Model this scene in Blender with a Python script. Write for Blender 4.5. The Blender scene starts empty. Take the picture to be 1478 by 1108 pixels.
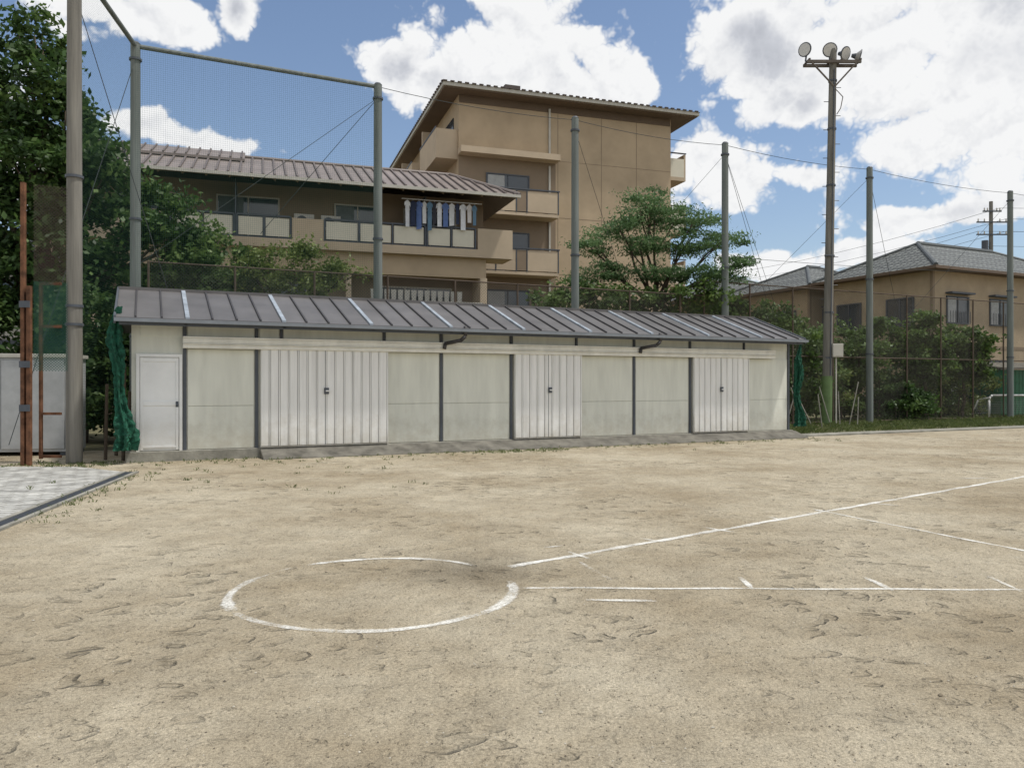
import bpy, math, random
import numpy as np
from mathutils import Vector, Matrix
random.seed(7); rng=np.random.default_rng(7)
scene=bpy.context.scene
R=math.radians
# ------------------------------------------------------------------ helpers
def link(o):
    scene.collection.objects.link(o); return o
def empty(name,loc=(0,0,0),rot=0):
    e=bpy.data.objects.new(name,None); e.empty_display_size=.3
    e.location=loc; e.rotation_euler=(0,0,rot); return link(e)
class MB:
    def __init__(s): s.v=[];s.f=[];s.m=[]
    def add(s,vs,fs,mi=0):
        b=len(s.v); s.v+= [tuple(p) for p in vs]
        for f in fs: s.f.append(tuple(b+i for i in f)); s.m.append(mi)
    def box(s,x0,x1,y0,y1,z0,z1,mi=0):
        s.add([(x0,y0,z0),(x1,y0,z0),(x1,y1,z0),(x0,y1,z0),(x0,y0,z1),(x1,y0,z1),(x1,y1,z1),(x0,y1,z1)],
          [(0,3,2,1),(4,5,6,7),(0,1,5,4),(1,2,6,5),(2,3,7,6),(3,0,4,7)],mi)
    def quad(s,p,mi=0): s.add(p,[tuple(range(len(p)))],mi)
    def slope(s,x0,x1,a,b,h0,h1,mi=0):
        (ya,za),(yb,zb)=a,b
        s.add([(x0,ya,za+h0),(x1,ya,za+h0),(x1,yb,zb+h0),(x0,yb,zb+h0),(x0,ya,za+h1),(x1,ya,za+h1),(x1,yb,zb+h1),(x0,yb,zb+h1)],
          [(0,3,2,1),(4,5,6,7),(0,1,5,4),(1,2,6,5),(2,3,7,6),(3,0,4,7)],mi)
    def cyl(s,p0,p1,r0,r1=None,n=10,mi=0,caps=True):
        if r1 is None: r1=r0
        p0=Vector(p0);p1=Vector(p1);d=(p1-p0).normalized()
        a=d.orthogonal().normalized(); b=d.cross(a)
        vs=[];
        for p,r in((p0,r0),(p1,r1)):
            for i in range(n):
                t=2*math.pi*i/n; vs.append(p+a*(r*math.cos(t))+b*(r*math.sin(t)))
        fs=[(i,(i+1)%n,n+(i+1)%n,n+i) for i in range(n)]
        if caps: fs+=[tuple(reversed(range(n))),tuple(range(n,2*n))]
        s.add(vs,fs,mi)
    def path(s,pts,r,n=8,mi=0):
        for a,b in zip(pts[:-1],pts[1:]): s.cyl(a,b,r,r,n,mi)
    def build(s,name,mats,parent=None,bevel=0,smooth=False,loc=None,rot=None):
        me=bpy.data.meshes.new(name); me.from_pydata(s.v,[],s.f)
        for m in mats: me.materials.append(m)
        me.polygons.foreach_set('material_index',s.m)
        if smooth: me.polygons.foreach_set('use_smooth',[True]*len(s.f))
        me.update()
        o=bpy.data.objects.new(name,me); link(o)
        if parent: o.parent=parent
        if loc: o.location=loc
        if rot is not None: o.rotation_euler=(0,0,rot)
        if bevel:
            b=o.modifiers.new('bevel','BEVEL'); b.width=bevel; b.segments=1; b.limit_method='ANGLE'
        return o
# ------------------------------------------------------------------ materials
def newmat(name):
    m=bpy.data.materials.new(name); m.use_nodes=True
    nt=m.node_tree; return m,nt,nt.nodes['Principled BSDF'],nt.nodes['Material Output']
def mat(name,col,rough=.7,var=.15,scale=3,bump=0,bscale=40,metal=0,streak=0,spec=.3,grime=None):
    m,nt,p,o=newmat(name); N=nt.nodes;L=nt.links
    p.inputs['Roughness'].default_value=rough; p.inputs['Metallic'].default_value=metal
    p.inputs['Specular IOR Level'].default_value=spec
    tc=N.new('ShaderNodeTexCoord')
    n=N.new('ShaderNodeTexNoise'); n.inputs['Scale'].default_value=scale; n.inputs['Detail'].default_value=3; n.inputs['Roughness'].default_value=.65
    if streak:
        mp=N.new('ShaderNodeMapping'); mp.inputs['Scale'].default_value=(streak,streak,.25)
        L.new(tc.outputs['Object'],mp.inputs[0]); L.new(mp.outputs[0],n.inputs['Vector'])
    else: L.new(tc.outputs['Object'],n.inputs['Vector'])
    r=N.new('ShaderNodeMapRange'); r.inputs[1].default_value=.3;r.inputs[2].default_value=.7
    r.inputs[3].default_value=1-var;r.inputs[4].default_value=1+var*.6
    L.new(n.outputs[0],r.inputs[0])
    mx=N.new('ShaderNodeVectorMath');mx.operation='SCALE'; mx.inputs[0].default_value=col
    L.new(r.outputs[0],mx.inputs['Scale']); outc=mx.outputs[0]
    if grime:   # splashed soil on the lower part of the wall, broken up by noise
        sp=N.new('ShaderNodeSeparateXYZ'); L.new(tc.outputs['Object'],sp.inputs[0])
        n3=N.new('ShaderNodeTexNoise'); n3.inputs['Scale'].default_value=4; n3.inputs['Detail'].default_value=5; n3.inputs['Roughness'].default_value=.7; L.new(tc.outputs['Object'],n3.inputs['Vector'])
        a=N.new('ShaderNodeMath'); a.operation='MULTIPLY_ADD'; a.inputs[1].default_value=-1.5; L.new(n3.outputs[0],a.inputs[0]); L.new(sp.outputs[2],a.inputs[2])
        g=N.new('ShaderNodeMapRange'); g.inputs[1].default_value=-.70; g.inputs[2].default_value=.05; g.inputs[3].default_value=.6; g.inputs[4].default_value=0; L.new(a.outputs[0],g.inputs[0])
        mg=N.new('ShaderNodeMix'); mg.data_type='RGBA'; L.new(g.outputs[0],mg.inputs[0]); L.new(outc,mg.inputs[6]); mg.inputs[7].default_value=(*grime,1); outc=mg.outputs[2]
    L.new(outc,p.inputs['Base Color'])
    if bump:
        n2=N.new('ShaderNodeTexNoise'); n2.inputs['Scale'].default_value=bscale; n2.inputs['Detail'].default_value=1
        L.new(tc.outputs['Object'],n2.inputs['Vector'])
        b=N.new('ShaderNodeBump'); b.inputs['Strength'].default_value=bump; b.inputs['Distance'].default_value=.01
        L.new(n2.outputs[0],b.inputs['Height']); L.new(b.outputs[0],p.inputs['Normal'])
    return m
def netmat(name,col,cell,w,diamond=False,base=0.0):
    m,nt,p,o=newmat(name); N=nt.nodes;L=nt.links
    p.inputs['Base Color'].default_value=(*col,1); p.inputs['Roughness'].default_value=.8
    tc=N.new('ShaderNodeTexCoord'); sp=N.new('ShaderNodeSeparateXYZ'); L.new(tc.outputs['Object'],sp.inputs[0])
    def M(op,a,b=None):
        n=N.new('ShaderNodeMath'); n.operation=op
        for i,x in enumerate((a,b)):
            if x is None: continue
            if isinstance(x,(int,float)): n.inputs[i].default_value=x
            else: L.new(x,n.inputs[i])
        return n.outputs[0]
    X,Z=sp.outputs[0],sp.outputs[2]
    a,b=(M('ADD',X,Z),M('SUBTRACT',X,Z)) if diamond else (X,Z)
    fa=M('LESS_THAN',M('FRACT',M('MULTIPLY',a,1/cell)),w); fb=M('LESS_THAN',M('FRACT',M('MULTIPLY',b,1/cell)),w)
    al=M('MAXIMUM',fa,fb)
    t=N.new('ShaderNodeBsdfTransparent'); mx=N.new('ShaderNodeMixShader')
    L.new(al,mx.inputs[0]);L.new(t.outputs[0],mx.inputs[1]);L.new(p.outputs[0],mx.inputs[2]);L.new(mx.outputs[0],o.inputs[0])
    return m
def leafmat(name,c1,c2,c3):
    m,nt,p,o=newmat(name); N=nt.nodes;L=nt.links
    g=N.new('ShaderNodeNewGeometry'); cr=N.new('ShaderNodeValToRGB')
    e=cr.color_ramp.elements; e[0].color=(*c1,1); e[1].color=(*c3,1); x=e.new(.55); x.color=(*c2,1)
    tc=N.new('ShaderNodeTexCoord'); n=N.new('ShaderNodeTexNoise'); n.inputs['Scale'].default_value=1.3; n.inputs['Detail'].default_value=0
    L.new(tc.outputs['Object'],n.inputs['Vector'])
    ma=N.new('ShaderNodeMath'); ma.operation='MULTIPLY_ADD'; ma.inputs[1].default_value=.5
    L.new(g.outputs['Random Per Island'],ma.inputs[0])
    mb=N.new('ShaderNodeMapRange'); mb.inputs[1].default_value=.3; mb.inputs[2].default_value=.7; mb.inputs[4].default_value=.5
    L.new(n.outputs[0],mb.inputs[0]); L.new(mb.outputs[0],ma.inputs[2]); L.new(ma.outputs[0],cr.inputs[0])
    L.new(cr.outputs[0],p.inputs['Base Color']); p.inputs['Roughness'].default_value=.5; p.inputs['Specular IOR Level'].default_value=.3
    t=N.new('ShaderNodeBsdfTranslucent'); L.new(cr.outputs[0],t.inputs[0])
    mx=N.new('ShaderNodeMixShader'); mx.inputs[0].default_value=.35
    L.new(p.outputs[0],mx.inputs[1]);L.new(t.outputs[0],mx.inputs[2]);L.new(mx.outputs[0],o.inputs[0])
    return m
M_wall=mat('cream_panel',(.69,.70,.62),.6,.13,2,.1,60,streak=1.5,grime=(.42,.38,.29))
M_door=mat('white_steel',(.79,.79,.765),.45,.13,2,streak=3,grime=(.48,.44,.35))
M_track=mat('cream_track',(.75,.74,.67),.5,.14,3)
M_dark=mat('slate_steel',(.085,.095,.11),.5,.15,5)
M_roof=mat('brown_metal_roof',(.125,.119,.116),.45,.25,1.2,spec=.35)
M_seam=mat('roof_seam',(.055,.052,.053),.5,.2)
M_strip=mat('galvanised_strip',(.33,.37,.41),.4,.3,4)
M_conc=mat('concrete',(.27,.26,.22),.9,.35,3,.5,30)
M_concd=mat('ramp_concrete',(.165,.155,.13),.95,.5,2.5,.5,30)
M_pole=mat('grey_pole',(.20,.19,.165),.85,.35,2,.3,30,streak=4)
M_poleg=mat('green_grey_pole',(.165,.185,.172),.75,.3,2,.2,30,streak=4)
M_green=mat('green_paint',(.13,.20,.08),.6,.25,3)
M_wire=mat('wire',(.05,.06,.06),.6,.05)
M_rust=mat('rusty_brown_steel',(.16,.075,.04),.85,.6,5,.4,40)
M_black=mat('black_metal',(.03,.03,.03),.5,.1)
M_white=mat('white_paint',(.78,.78,.76),.5,.05)
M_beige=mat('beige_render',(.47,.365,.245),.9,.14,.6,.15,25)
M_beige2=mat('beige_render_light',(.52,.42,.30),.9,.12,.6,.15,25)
M_beiged=mat('dark_beige_render',(.26,.20,.14),.9,.1,.8)
M_brown=mat('brown_band',(.15,.11,.08),.8,.1,.8)
M_cream=mat('cream_balcony_panel',(.66,.62,.50),.6,.06,2)
M_broof=mat('brown_ribbed_metal_roof',(.225,.19,.172),.5,.2,1)
M_fascia=mat('pale_fascia',(.50,.48,.42),.6,.1)
M_tile=None
M_glass=mat('window_glass',(.03,.045,.06),.08,.2,1,spec=.8)
M_curtain=mat('curtain',(.40,.41,.40),.8,.15,4)
M_bark=mat('bark',(.09,.07,.05),.9,.3,6,.6,20)
M_hbeige=mat('house_stucco',(.41,.325,.22),.9,.15,1,.2,30)
M_chain=mat('fence_post',(.10,.075,.055),.8,.3)
L_dark=leafmat('leaves_dark',(.018,.040,.014),(.06,.115,.03),(.13,.20,.055))
L_mid=leafmat('leaves_mid',(.035,.065,.018),(.095,.16,.04),(.18,.25,.075))
L_fern=leafmat('leaves_fern',(.05,.10,.04),(.12,.21,.08),(.20,.30,.13))
L_light=leafmat('leaves_light',(.07,.10,.025),(.16,.21,.055),(.27,.31,.10))
L_grass=leafmat('grass_blades',(.06,.085,.025),(.12,.155,.05),(.20,.22,.09))

# ------------------------------------------------------------------ camera
cam=bpy.data.cameras.new('camera'); co=link(bpy.data.objects.new('camera',cam))
co.location=(0,0,1.5); co.rotation_euler=(R(90),0,0)
cam.sensor_width=36; cam.lens=27.16; cam.clip_end=3000; cam.clip_start=.05
scene.camera=co
scene.view_settings.view_transform='Standard'; scene.view_settings.look='None'; scene.view_settings.exposure=0
# ------------------------------------------------------------------ sun + world
to_sun=Vector((.90*math.cos(R(64)),-.14*math.cos(R(64)),math.sin(R(64)))).normalized()
sl=bpy.data.lights.new('sun','SUN'); sl.energy=3.3; sl.angle=R(4); sl.color=(1,.96,.90)
so=link(bpy.data.objects.new('sun',sl)); so.rotation_euler=to_sun.to_track_quat('Z','Y').to_euler(); so.location=(20,-5,40)
w=bpy.data.worlds.new('World'); scene.world=w; w.use_nodes=True
w.cycles.sampling_method='NONE'
N=w.node_tree.nodes; L=w.node_tree.links; bg=N['Background']; ST=.128
bg.inputs[1].default_value=ST
sky=N.new('ShaderNodeTexSky'); sky.sky_type='NISHITA'; sky.sun_disc=False
sky.sun_elevation=math.asin(to_sun.z); sky.sun_rotation=math.atan2(to_sun.x,to_sun.y)
sky.air_density=1.1; sky.dust_density=.9; sky.ozone_density=1.9
def WM(op,*a):
    n=N.new('ShaderNodeMath'); n.operation=op
    for i,x in enumerate(a):
        if isinstance(x,(int,float)): n.inputs[i].default_value=x
        else: L.new(x,n.inputs[i])
    return n.outputs[0]
def WV(op,*a):
    n=N.new('ShaderNodeVectorMath'); n.operation=op
    for i,x in enumerate(a):
        if isinstance(x,tuple): n.inputs[i].default_value=x
        else: L.new(x,n.inputs[i])
    return n
def noise(vec,scale,detail,rough=.6,out=0):
    n=N.new('ShaderNodeTexNoise'); n.inputs['Scale'].default_value=scale;n.inputs['Detail'].default_value=detail;n.inputs['Roughness'].default_value=rough
    L.new(vec,n.inputs['Vector']); return n.outputs[out]
def MR(v,a,b,c,d,t='SMOOTHSTEP'):
    n=N.new('ShaderNodeMapRange'); n.interpolation_type=t
    for i,x in enumerate((a,b,c,d)): n.inputs[i+1].default_value=x
    L.new(v,n.inputs[0]); return n.outputs[0]
tc=N.new('ShaderNodeTexCoord'); D=tc.outputs['Generated']
sp=N.new('ShaderNodeSeparateXYZ'); L.new(D,sp.inputs[0])
az=WM('ARCTAN2',sp.outputs[0],sp.outputs[1]); el=WM('ARCSINE',sp.outputs[2])
cb=N.new('ShaderNodeCombineXYZ'); L.new(az,cb.inputs[0]);L.new(el,cb.inputs[1]); P0=cb.outputs[0]
wn=noise(D,8,2,.6,1)
ws=WV('SUBTRACT',wn,(.5,.5,.5)).outputs[0]
wsc=WV('MULTIPLY',ws,(.09,.06,0)).outputs[0]
P=WV('ADD',P0,wsc).outputs[0]
# cumulus groups: azimuth, elevation, half-width, half-height (degrees)
clouds=[(-4.6,21.6,4.8,2.8),(-1.8,22.6,4.2,3.4),(1.3,23.4,5.0,4.2),(6.1,20.9,4.8,2.7),(0,25.9,2.6,3.2),(-7.1,21.8,2.7,1.9),(9.4,20.4,2.5,1.7),
(18.0,23.2,5.2,4.2),(24.6,21.6,7.4,5.8),(31.5,18.0,6.4,6.0),(21.4,18.7,3.4,1.8),(28.7,15.8,5.4,2.9),(33,23.5,8,4.5),
(14.2,15.0,3.4,2.6),(16.7,13.7,2.5,1.9),(21.0,14.2,1.7,1.0),(28,10.6,4.6,1.2),(32.5,11,2.5,1.5),(18,8,2.7,1.1),(23.8,8.4,4,1.2),
(-25.6,23.2,6.0,1.7),(-20,24.0,2,1.6),(-22,16.4,3.6,.9),(-24.4,16.8,1.7,1.1),(-33,14,3,4)]
acc=None
for a,e,ra,re in clouds:
    ia,ie=1/R(ra*1.08),1/R(re*1.08)
    n=N.new('ShaderNodeVectorMath'); n.operation='MULTIPLY_ADD'; L.new(P,n.inputs[0])
    n.inputs[1].default_value=(ia,ie,0); n.inputs[2].default_value=(-R(a)*ia,-R(e)*ie,0)
    ln=WV('LENGTH',n.outputs[0]).outputs['Value']
    acc=ln if acc is None else WM('SMOOTH_MIN',acc,ln,.3)
def billow(vec):
    t=None
    for s,a,d in((12,1.0,0),(28,.6,0),(64,.5,2)):
        b_=WM('MULTIPLY',WM('ABSOLUTE',WM('SUBTRACT',noise(vec,s,d,.6),.5)),2*a)
        t=b_ if t is None else WM('ADD',t,b_)
    return t
fb=billow(D)
fb2=billow(WV('ADD',D,(.005,-.001,.011)).outputs[0])
dens=WM('ADD',WM('SUBTRACT',1.0,acc),WM('MULTIPLY',WM('SUBTRACT',fb,.40),1.05))
gate=MR(WM('MAXIMUM',WM('SUBTRACT',WM('ABSOLUTE',az),.70),WM('SUBTRACT',el,.52)),0,.15,0,1)
gn=noise(D,2.6,4,.6)
dens2=WM('ADD',WM('MULTIPLY',WM('SUBTRACT',gn,.46),7),WM('MULTIPLY',WM('SUBTRACT',gate,1.0),6))  # generic clouds outside the view, added for their ambient light
dt=WM('MAXIMUM',dens,dens2)
alpha=WM('MULTIPLY',MR(dt,-.06,.30,0,1),MR(el,-.02,.05,0,1))
rel=WM('MULTIPLY',WM('SUBTRACT',fb,fb2),.36)
thick=MR(dt,.45,1.25,0,.50)
lown=MR(noise(D,6,3,.55),.42,.66,0,1.15)
val=WM('ADD',WM('SUBTRACT',1.0,WM('MULTIPLY',thick,lown)),rel)
ccr=N.new('ShaderNodeValToRGB'); L.new(val,ccr.inputs[0])
e=ccr.color_ramp.elements; e[0].position=.15; e[0].color=(.36,.38,.43,1); e[1].position=1.0; e[1].color=(.92,.925,.93,1); x=e.new(.6); x.color=(.60,.62,.67,1)
cs=N.new('ShaderNodeVectorMath'); cs.operation='SCALE'; cs.inputs['Scale'].default_value=1.0/ST; L.new(ccr.outputs[0],cs.inputs[0])
skt=WV('MULTIPLY',sky.outputs[0],(1.02,.99,.99)).outputs[0]
mix=N.new('ShaderNodeMix'); mix.data_type='RGBA'; L.new(alpha,mix.inputs[0]); L.new(skt,mix.inputs[6]); L.new(cs.outputs[0],mix.inputs[7])
L.new(mix.outputs[2],bg.inputs[0])

# ------------------------------------------------------------------ ground
def groundmat():
    m,nt,p,o=newmat('sandy_ground'); N=nt.nodes;L=nt.links
    tc=N.new('ShaderNodeTexCoord'); O=tc.outputs['Object']
    def nz(s,d,r=.6,vec=O,dist=0):
        n=N.new('ShaderNodeTexNoise'); n.inputs['Scale'].default_value=s;n.inputs['Detail'].default_value=d;n.inputs['Roughness'].default_value=r;n.inputs['Distortion'].default_value=dist
        L.new(vec,n.inputs['Vector']); return n.outputs[0]
    def mr(v,a,b,c,d):
        n=N.new('ShaderNodeMapRange')
        for i,x in enumerate((a,b,c,d)): n.inputs[i+1].default_value=x
        L.new(v,n.inputs[0]); return n.outputs[0]
    def op(o_,a,b):
        n=N.new('ShaderNodeMath'); n.operation=o_
        for i,x in enumerate((a,b)):
            if isinstance(x,(int,float)): n.inputs[i].default_value=x
            else: L.new(x,n.inputs[i])
        return n.outputs[0]
    def mul(a,b): return op('MULTIPLY',a,b)
    big=nz(.36,5,.68) 
    cr=N.new('ShaderNodeValToRGB'); L.new(big,cr.inputs[0]); e=cr.color_ramp.elements
    e[0].position=.36; e[0].color=(.320,.265,.180,1); e[1].position=.62; e[1].color=(.465,.41,.305,1)
    mid=nz(2.4,4,.75)
    fine=nz(55,4,.85)
    f=mul(mr(mid,.32,.68,.84,1.10),mul(mr(fine,.30,.70,.58,1.42),mr(nz(190,0,.5),.3,.7,.80,1.20)))
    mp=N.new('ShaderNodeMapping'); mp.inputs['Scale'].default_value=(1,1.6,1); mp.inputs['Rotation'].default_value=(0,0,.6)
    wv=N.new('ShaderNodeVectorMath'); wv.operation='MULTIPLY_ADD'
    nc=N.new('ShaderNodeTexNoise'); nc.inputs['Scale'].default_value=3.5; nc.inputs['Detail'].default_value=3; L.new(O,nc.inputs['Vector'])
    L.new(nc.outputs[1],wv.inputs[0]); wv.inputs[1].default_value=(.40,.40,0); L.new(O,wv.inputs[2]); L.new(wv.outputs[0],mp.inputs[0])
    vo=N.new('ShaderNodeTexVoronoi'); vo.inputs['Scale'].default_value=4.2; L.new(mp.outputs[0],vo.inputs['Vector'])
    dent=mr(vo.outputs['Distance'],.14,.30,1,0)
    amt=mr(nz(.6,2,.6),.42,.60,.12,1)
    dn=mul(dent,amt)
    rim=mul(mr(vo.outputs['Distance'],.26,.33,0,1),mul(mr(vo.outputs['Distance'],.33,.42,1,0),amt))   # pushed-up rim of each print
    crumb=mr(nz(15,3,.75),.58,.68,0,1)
    dark=op('SUBTRACT',1.0,op('ADD',op('SUBTRACT',mul(dn,.17),mul(rim,.05)),mul(crumb,mr(amt,0,1,.05,.20))))  # shade inside the dents painted into the albedo; rims paler, crumbs darker
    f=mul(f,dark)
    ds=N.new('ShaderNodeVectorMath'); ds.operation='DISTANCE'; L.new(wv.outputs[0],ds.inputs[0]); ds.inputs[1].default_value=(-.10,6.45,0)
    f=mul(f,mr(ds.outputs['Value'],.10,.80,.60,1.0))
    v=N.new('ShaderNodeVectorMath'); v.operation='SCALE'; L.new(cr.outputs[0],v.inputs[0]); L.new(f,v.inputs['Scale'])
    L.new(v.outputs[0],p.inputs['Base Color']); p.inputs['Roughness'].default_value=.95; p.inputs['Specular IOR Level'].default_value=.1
    h=op('ADD',op('MULTIPLY',dn,-.9),op('ADD',op('MULTIPLY',nz(8,3,.65),1.3),op('ADD',op('ADD',op('MULTIPLY',rim,.3),op('MULTIPLY',crumb,.25)),op('MULTIPLY',fine,.28))))
    b2=N.new('ShaderNodeBump'); b2.inputs['Strength'].default_value=1; b2.inputs['Distance'].default_value=.042; L.new(h,b2.inputs['Height'])
    L.new(b2.outputs[0],p.inputs['Normal']); return m
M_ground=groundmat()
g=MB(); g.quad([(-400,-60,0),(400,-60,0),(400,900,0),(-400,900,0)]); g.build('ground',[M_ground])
M_soil=mat('soil_verge',(.15,.14,.075),.95,.5,2.5,.8,30)
# chalk
def chalkmat():
    m,nt,p,o=newmat('chalk'); N=nt.nodes;L=nt.links
    p.inputs['Base Color'].default_value=(.78,.765,.70,1); p.inputs['Roughness'].default_value=.9
    tc=N.new('ShaderNodeTexCoord'); n=N.new('ShaderNodeTexNoise'); n.inputs['Scale'].default_value=50; n.inputs['Detail'].default_value=6; n.inputs['Roughness'].default_value=.9
    L.new(tc.outputs['Object'],n.inputs['Vector'])
    n2=N.new('ShaderNodeTexNoise'); n2.inputs['Scale'].default_value=5.5; n2.inputs['Detail'].default_value=4; L.new(tc.outputs['Object'],n2.inputs['Vector'])
    at=N.new('ShaderNodeAttribute'); at.attribute_name='fade'
    a=N.new('ShaderNodeMath'); a.operation='MULTIPLY_ADD'; a.inputs[1].default_value=2.2; L.new(n.outputs[0],a.inputs[0]); L.new(n2.outputs[0],a.inputs[2])
    s=N.new('ShaderNodeMath'); s.operation='ADD'; L.new(a.outputs[0],s.inputs[0]); L.new(at.outputs['Fac'],s.inputs[1])
    r=N.new('ShaderNodeMapRange'); r.inputs[1].default_value=1.74; r.inputs[2].default_value=2.38; r.inputs[4].default_value=.92; L.new(s.outputs[0],r.inputs[0])
    t=N.new('ShaderNodeBsdfTransparent'); mx=N.new('ShaderNodeMixShader'); L.new(r.outputs[0],mx.inputs[0]); L.new(t.outputs[0],mx.inputs[1]); L.new(p.outputs[0],mx.inputs[2]); L.new(mx.outputs[0],o.inputs[0])
    return m
M_chalk=chalkmat()
def chalk(name,pts,wid,strength=.6,z=.004):
    pts=[Vector((x,y,0)) for x,y in pts]; wid*=2.2
    out=[]
    for a,b in zip(pts[:-1],pts[1:]):
        n=max(1,int((b-a).length/.03))
        for i in range(n): out.append(a.lerp(b,i/n))
    out.append(pts[-1]); vs=[];fs=[];fd=[]
    n=len(out); ph=random.uniform(0,6)
    for i,p in enumerate(out):
        d=(out[min(i+1,n-1)]-out[max(i-1,0)]).normalized(); q=Vector((-d.y,d.x,0))
        wv=wid*(1+.16*math.sin(i*.31+ph)+random.uniform(-.14,.14)); sh=.008*math.sin(i*.17+ph)
        e=min(i,n-1-i); ef=strength+.10*math.sin(i*.11+ph*2); 
        if e<4: ef-=.40*(1-e/4)
        for t,f in((-1,-.85),(-.30,ef),(.30,ef),(1,-.85)):
            vs.append(p+q*(wv*.5*t+sh)+Vector((0,0,z))); fd.append(min(f,ef))
    for i in range(n-1):
        for k in range(3): fs.append((i*4+k,i*4+k+1,i*4+5+k,i*4+4+k))
    me=bpy.data.meshes.new(name); me.from_pydata([tuple(v) for v in vs],[],fs); me.materials.append(M_chalk)
    at=me.attributes.new('fade','FLOAT','POINT'); at.data.foreach_set('value',fd)
    return link(bpy.data.objects.new(name,me))
def arc(a0,a1,r=1.0,cx=-1.0,cy=5.66,n=50):
    return [(cx+r*1.02*math.cos(R(a0+(a1-a0)*i/n)),cy+r*.98*math.sin(R(a0+(a1-a0)*i/n))) for i in range(n+1)]
chalk('chalk_circle',arc(165,215,n=20),.075,.60)
chalk('chalk_circle',arc(213,320),.062,.46,.0045)
chalk('chalk_circle',arc(318,374,n=20),.08,.60,.005)
chalk('chalk_circle',arc(46,133),.062,.52,.0045)
chalk('chalk_circle',arc(128,172),.045,.12,.005)
chalk('chalk_foul_line',[(-.02,6.33),(3.4,8.87),(8.27,12.48),(10.5,14.1)],.075,.60)
chalk('chalk_foul_line',[(.03,5.68),(3.73,5.63),(5.2,5.6)],.038,.58)
chalk('chalk_running_line',[(3.6,9.25),(4.6,6.94),(5.2,5.8)],.055,.50,.0045)
for i,(a,b,s) in enumerate([((.50,6.9),(.66,6.64),.6),((2.0,8.1),(2.25,7.78),.6),((1.25,7.5),(1.44,7.27),.5),((2.86,8.71),(3.01,8.49),.5),
   ((1.76,5.99),(1.75,5.62),.6),((2.74,5.99),(2.755,5.59),.6),((3.70,6.02),(3.69,5.56),.6),((.50,5.37),(1.0,5.33),.55),((.26,7.06),(.49,7.15),.5),
   ((4.5,9.72),(4.8,9.5),.45),((7.1,12.3),(7.7,12.3),.4),((5.6,10.9),(6.1,10.5),.3),((.55,6.6),(.78,5.8),.1)]):
    chalk('chalk_tick_mark',[a,b],.045,s,.0055)
st=MB()
for i in range(4200):
    y=2.2+11*random.random()**1.6; x=random.uniform(-.7,.7)*y; r=random.uniform(.002,.006)*(1 if random.random()>.03 else random.uniform(1.5,2.6))
    c=Vector((x,y,r*.3)); 
    vs=[c+Vector((math.cos(t)*r*random.uniform(.7,1.3),math.sin(t)*r*random.uniform(.7,1.3),0)) for t in (0,1.26,2.5,3.77,5.0)]
    vs.append(c+Vector((0,0,r*.7)))
    st.add(vs,[(0,1,5),(1,2,5),(2,3,5),(3,4,5),(4,0,5)],random.choice((0,0,1,2)))
st.build('pebbles',[mat('pebble',(.24,.20,.14),.9,.4,30),mat('pebble_pale',(.5,.46,.38),.9,.3,30),mat('pebble_dark',(.13,.11,.085),.9,.3,30)])
# ------------------------------------------------------------------ grass tufts
def tufts(name,pts,nb=14,h=.10,spread=.10):
    g=MB()
    for (x,y) in pts:
        hh=h*random.uniform(.5,1.3)
        for k in range(int(nb*random.uniform(.5,1.4))):
            a=random.uniform(0,6.28); r=random.uniform(0,spread); bx=x+math.cos(a)*r; by=y+math.sin(a)*r
            t=random.uniform(0,6.28); l=hh*random.uniform(.4,1); wd=.004+.003*random.random(); lean=random.uniform(.3,1.1)*l
            px,py=math.cos(t),math.sin(t)
            g.add([(bx-py*wd,by+px*wd,0),(bx+py*wd,by-px*wd,0),(bx+px*lean*.5+py*wd*.7,by+py*lean*.5-px*wd*.7,l*.7),(bx+px*lean,by+py*lean,l*.85)],[(0,1,2),(0,2,3)])
    return g.build(name,[L_grass])
SH=(-7.29,14.8); SA=math.atan2(.427,.904); cs_,sn_=math.cos(SA),math.sin(SA)
def W(s,d): return (SH[0]+cs_*s-sn_*d, SH[1]+sn_*s+cs_*d)
pts=[]
for i in range(210):
    s=random.uniform(-.1,17); pts.append(W(s,-.60-abs(random.gauss(0,.5)) if s>2.3 else -.15-abs(random.gauss(0,.4))))
for i in range(90): 
    s=random.gauss(7.7,.7); pts.append(W(s,-.75-random.random()*.5))
for i in range(50):
    t=random.random(); pts.append((-6.45+t*.99+random.gauss(.25,.18),12.86-t*4.6+random.gauss(0,.1)))
for i in range(40): pts.append((random.uniform(-7,-1),random.uniform(10.5,14.5)))
for i in range(120): pts.append((random.uniform(-9.3,-7.4),random.uniform(13.9,14.9)))
tufts('weeds',pts,8,.06,.08)
pts=[W(random.uniform(17,42),random.uniform(.4,6)) for i in range(1500)]
tufts('verge_grass',pts,16,.2,.25)

# ------------------------------------------------------------------ verge and kerb strip right of shed
v=MB(); a=W(17.2,.5);b=W(60,.5);c=W(60,40);d=W(-30,40);e2=W(-30,3.3);f2=W(17.2,3.3)
v.quad([(*p,.004) for p in (a,b,c,d,e2,f2)]); v.build('soil_verge_ground',[M_soil])
k=MB(); k.box(16.95,60,-.2,.3,-.05,.05); k.build('concrete_kerb',[M_conc],loc=(*SH,0),rot=SA,bevel=.01)
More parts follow.
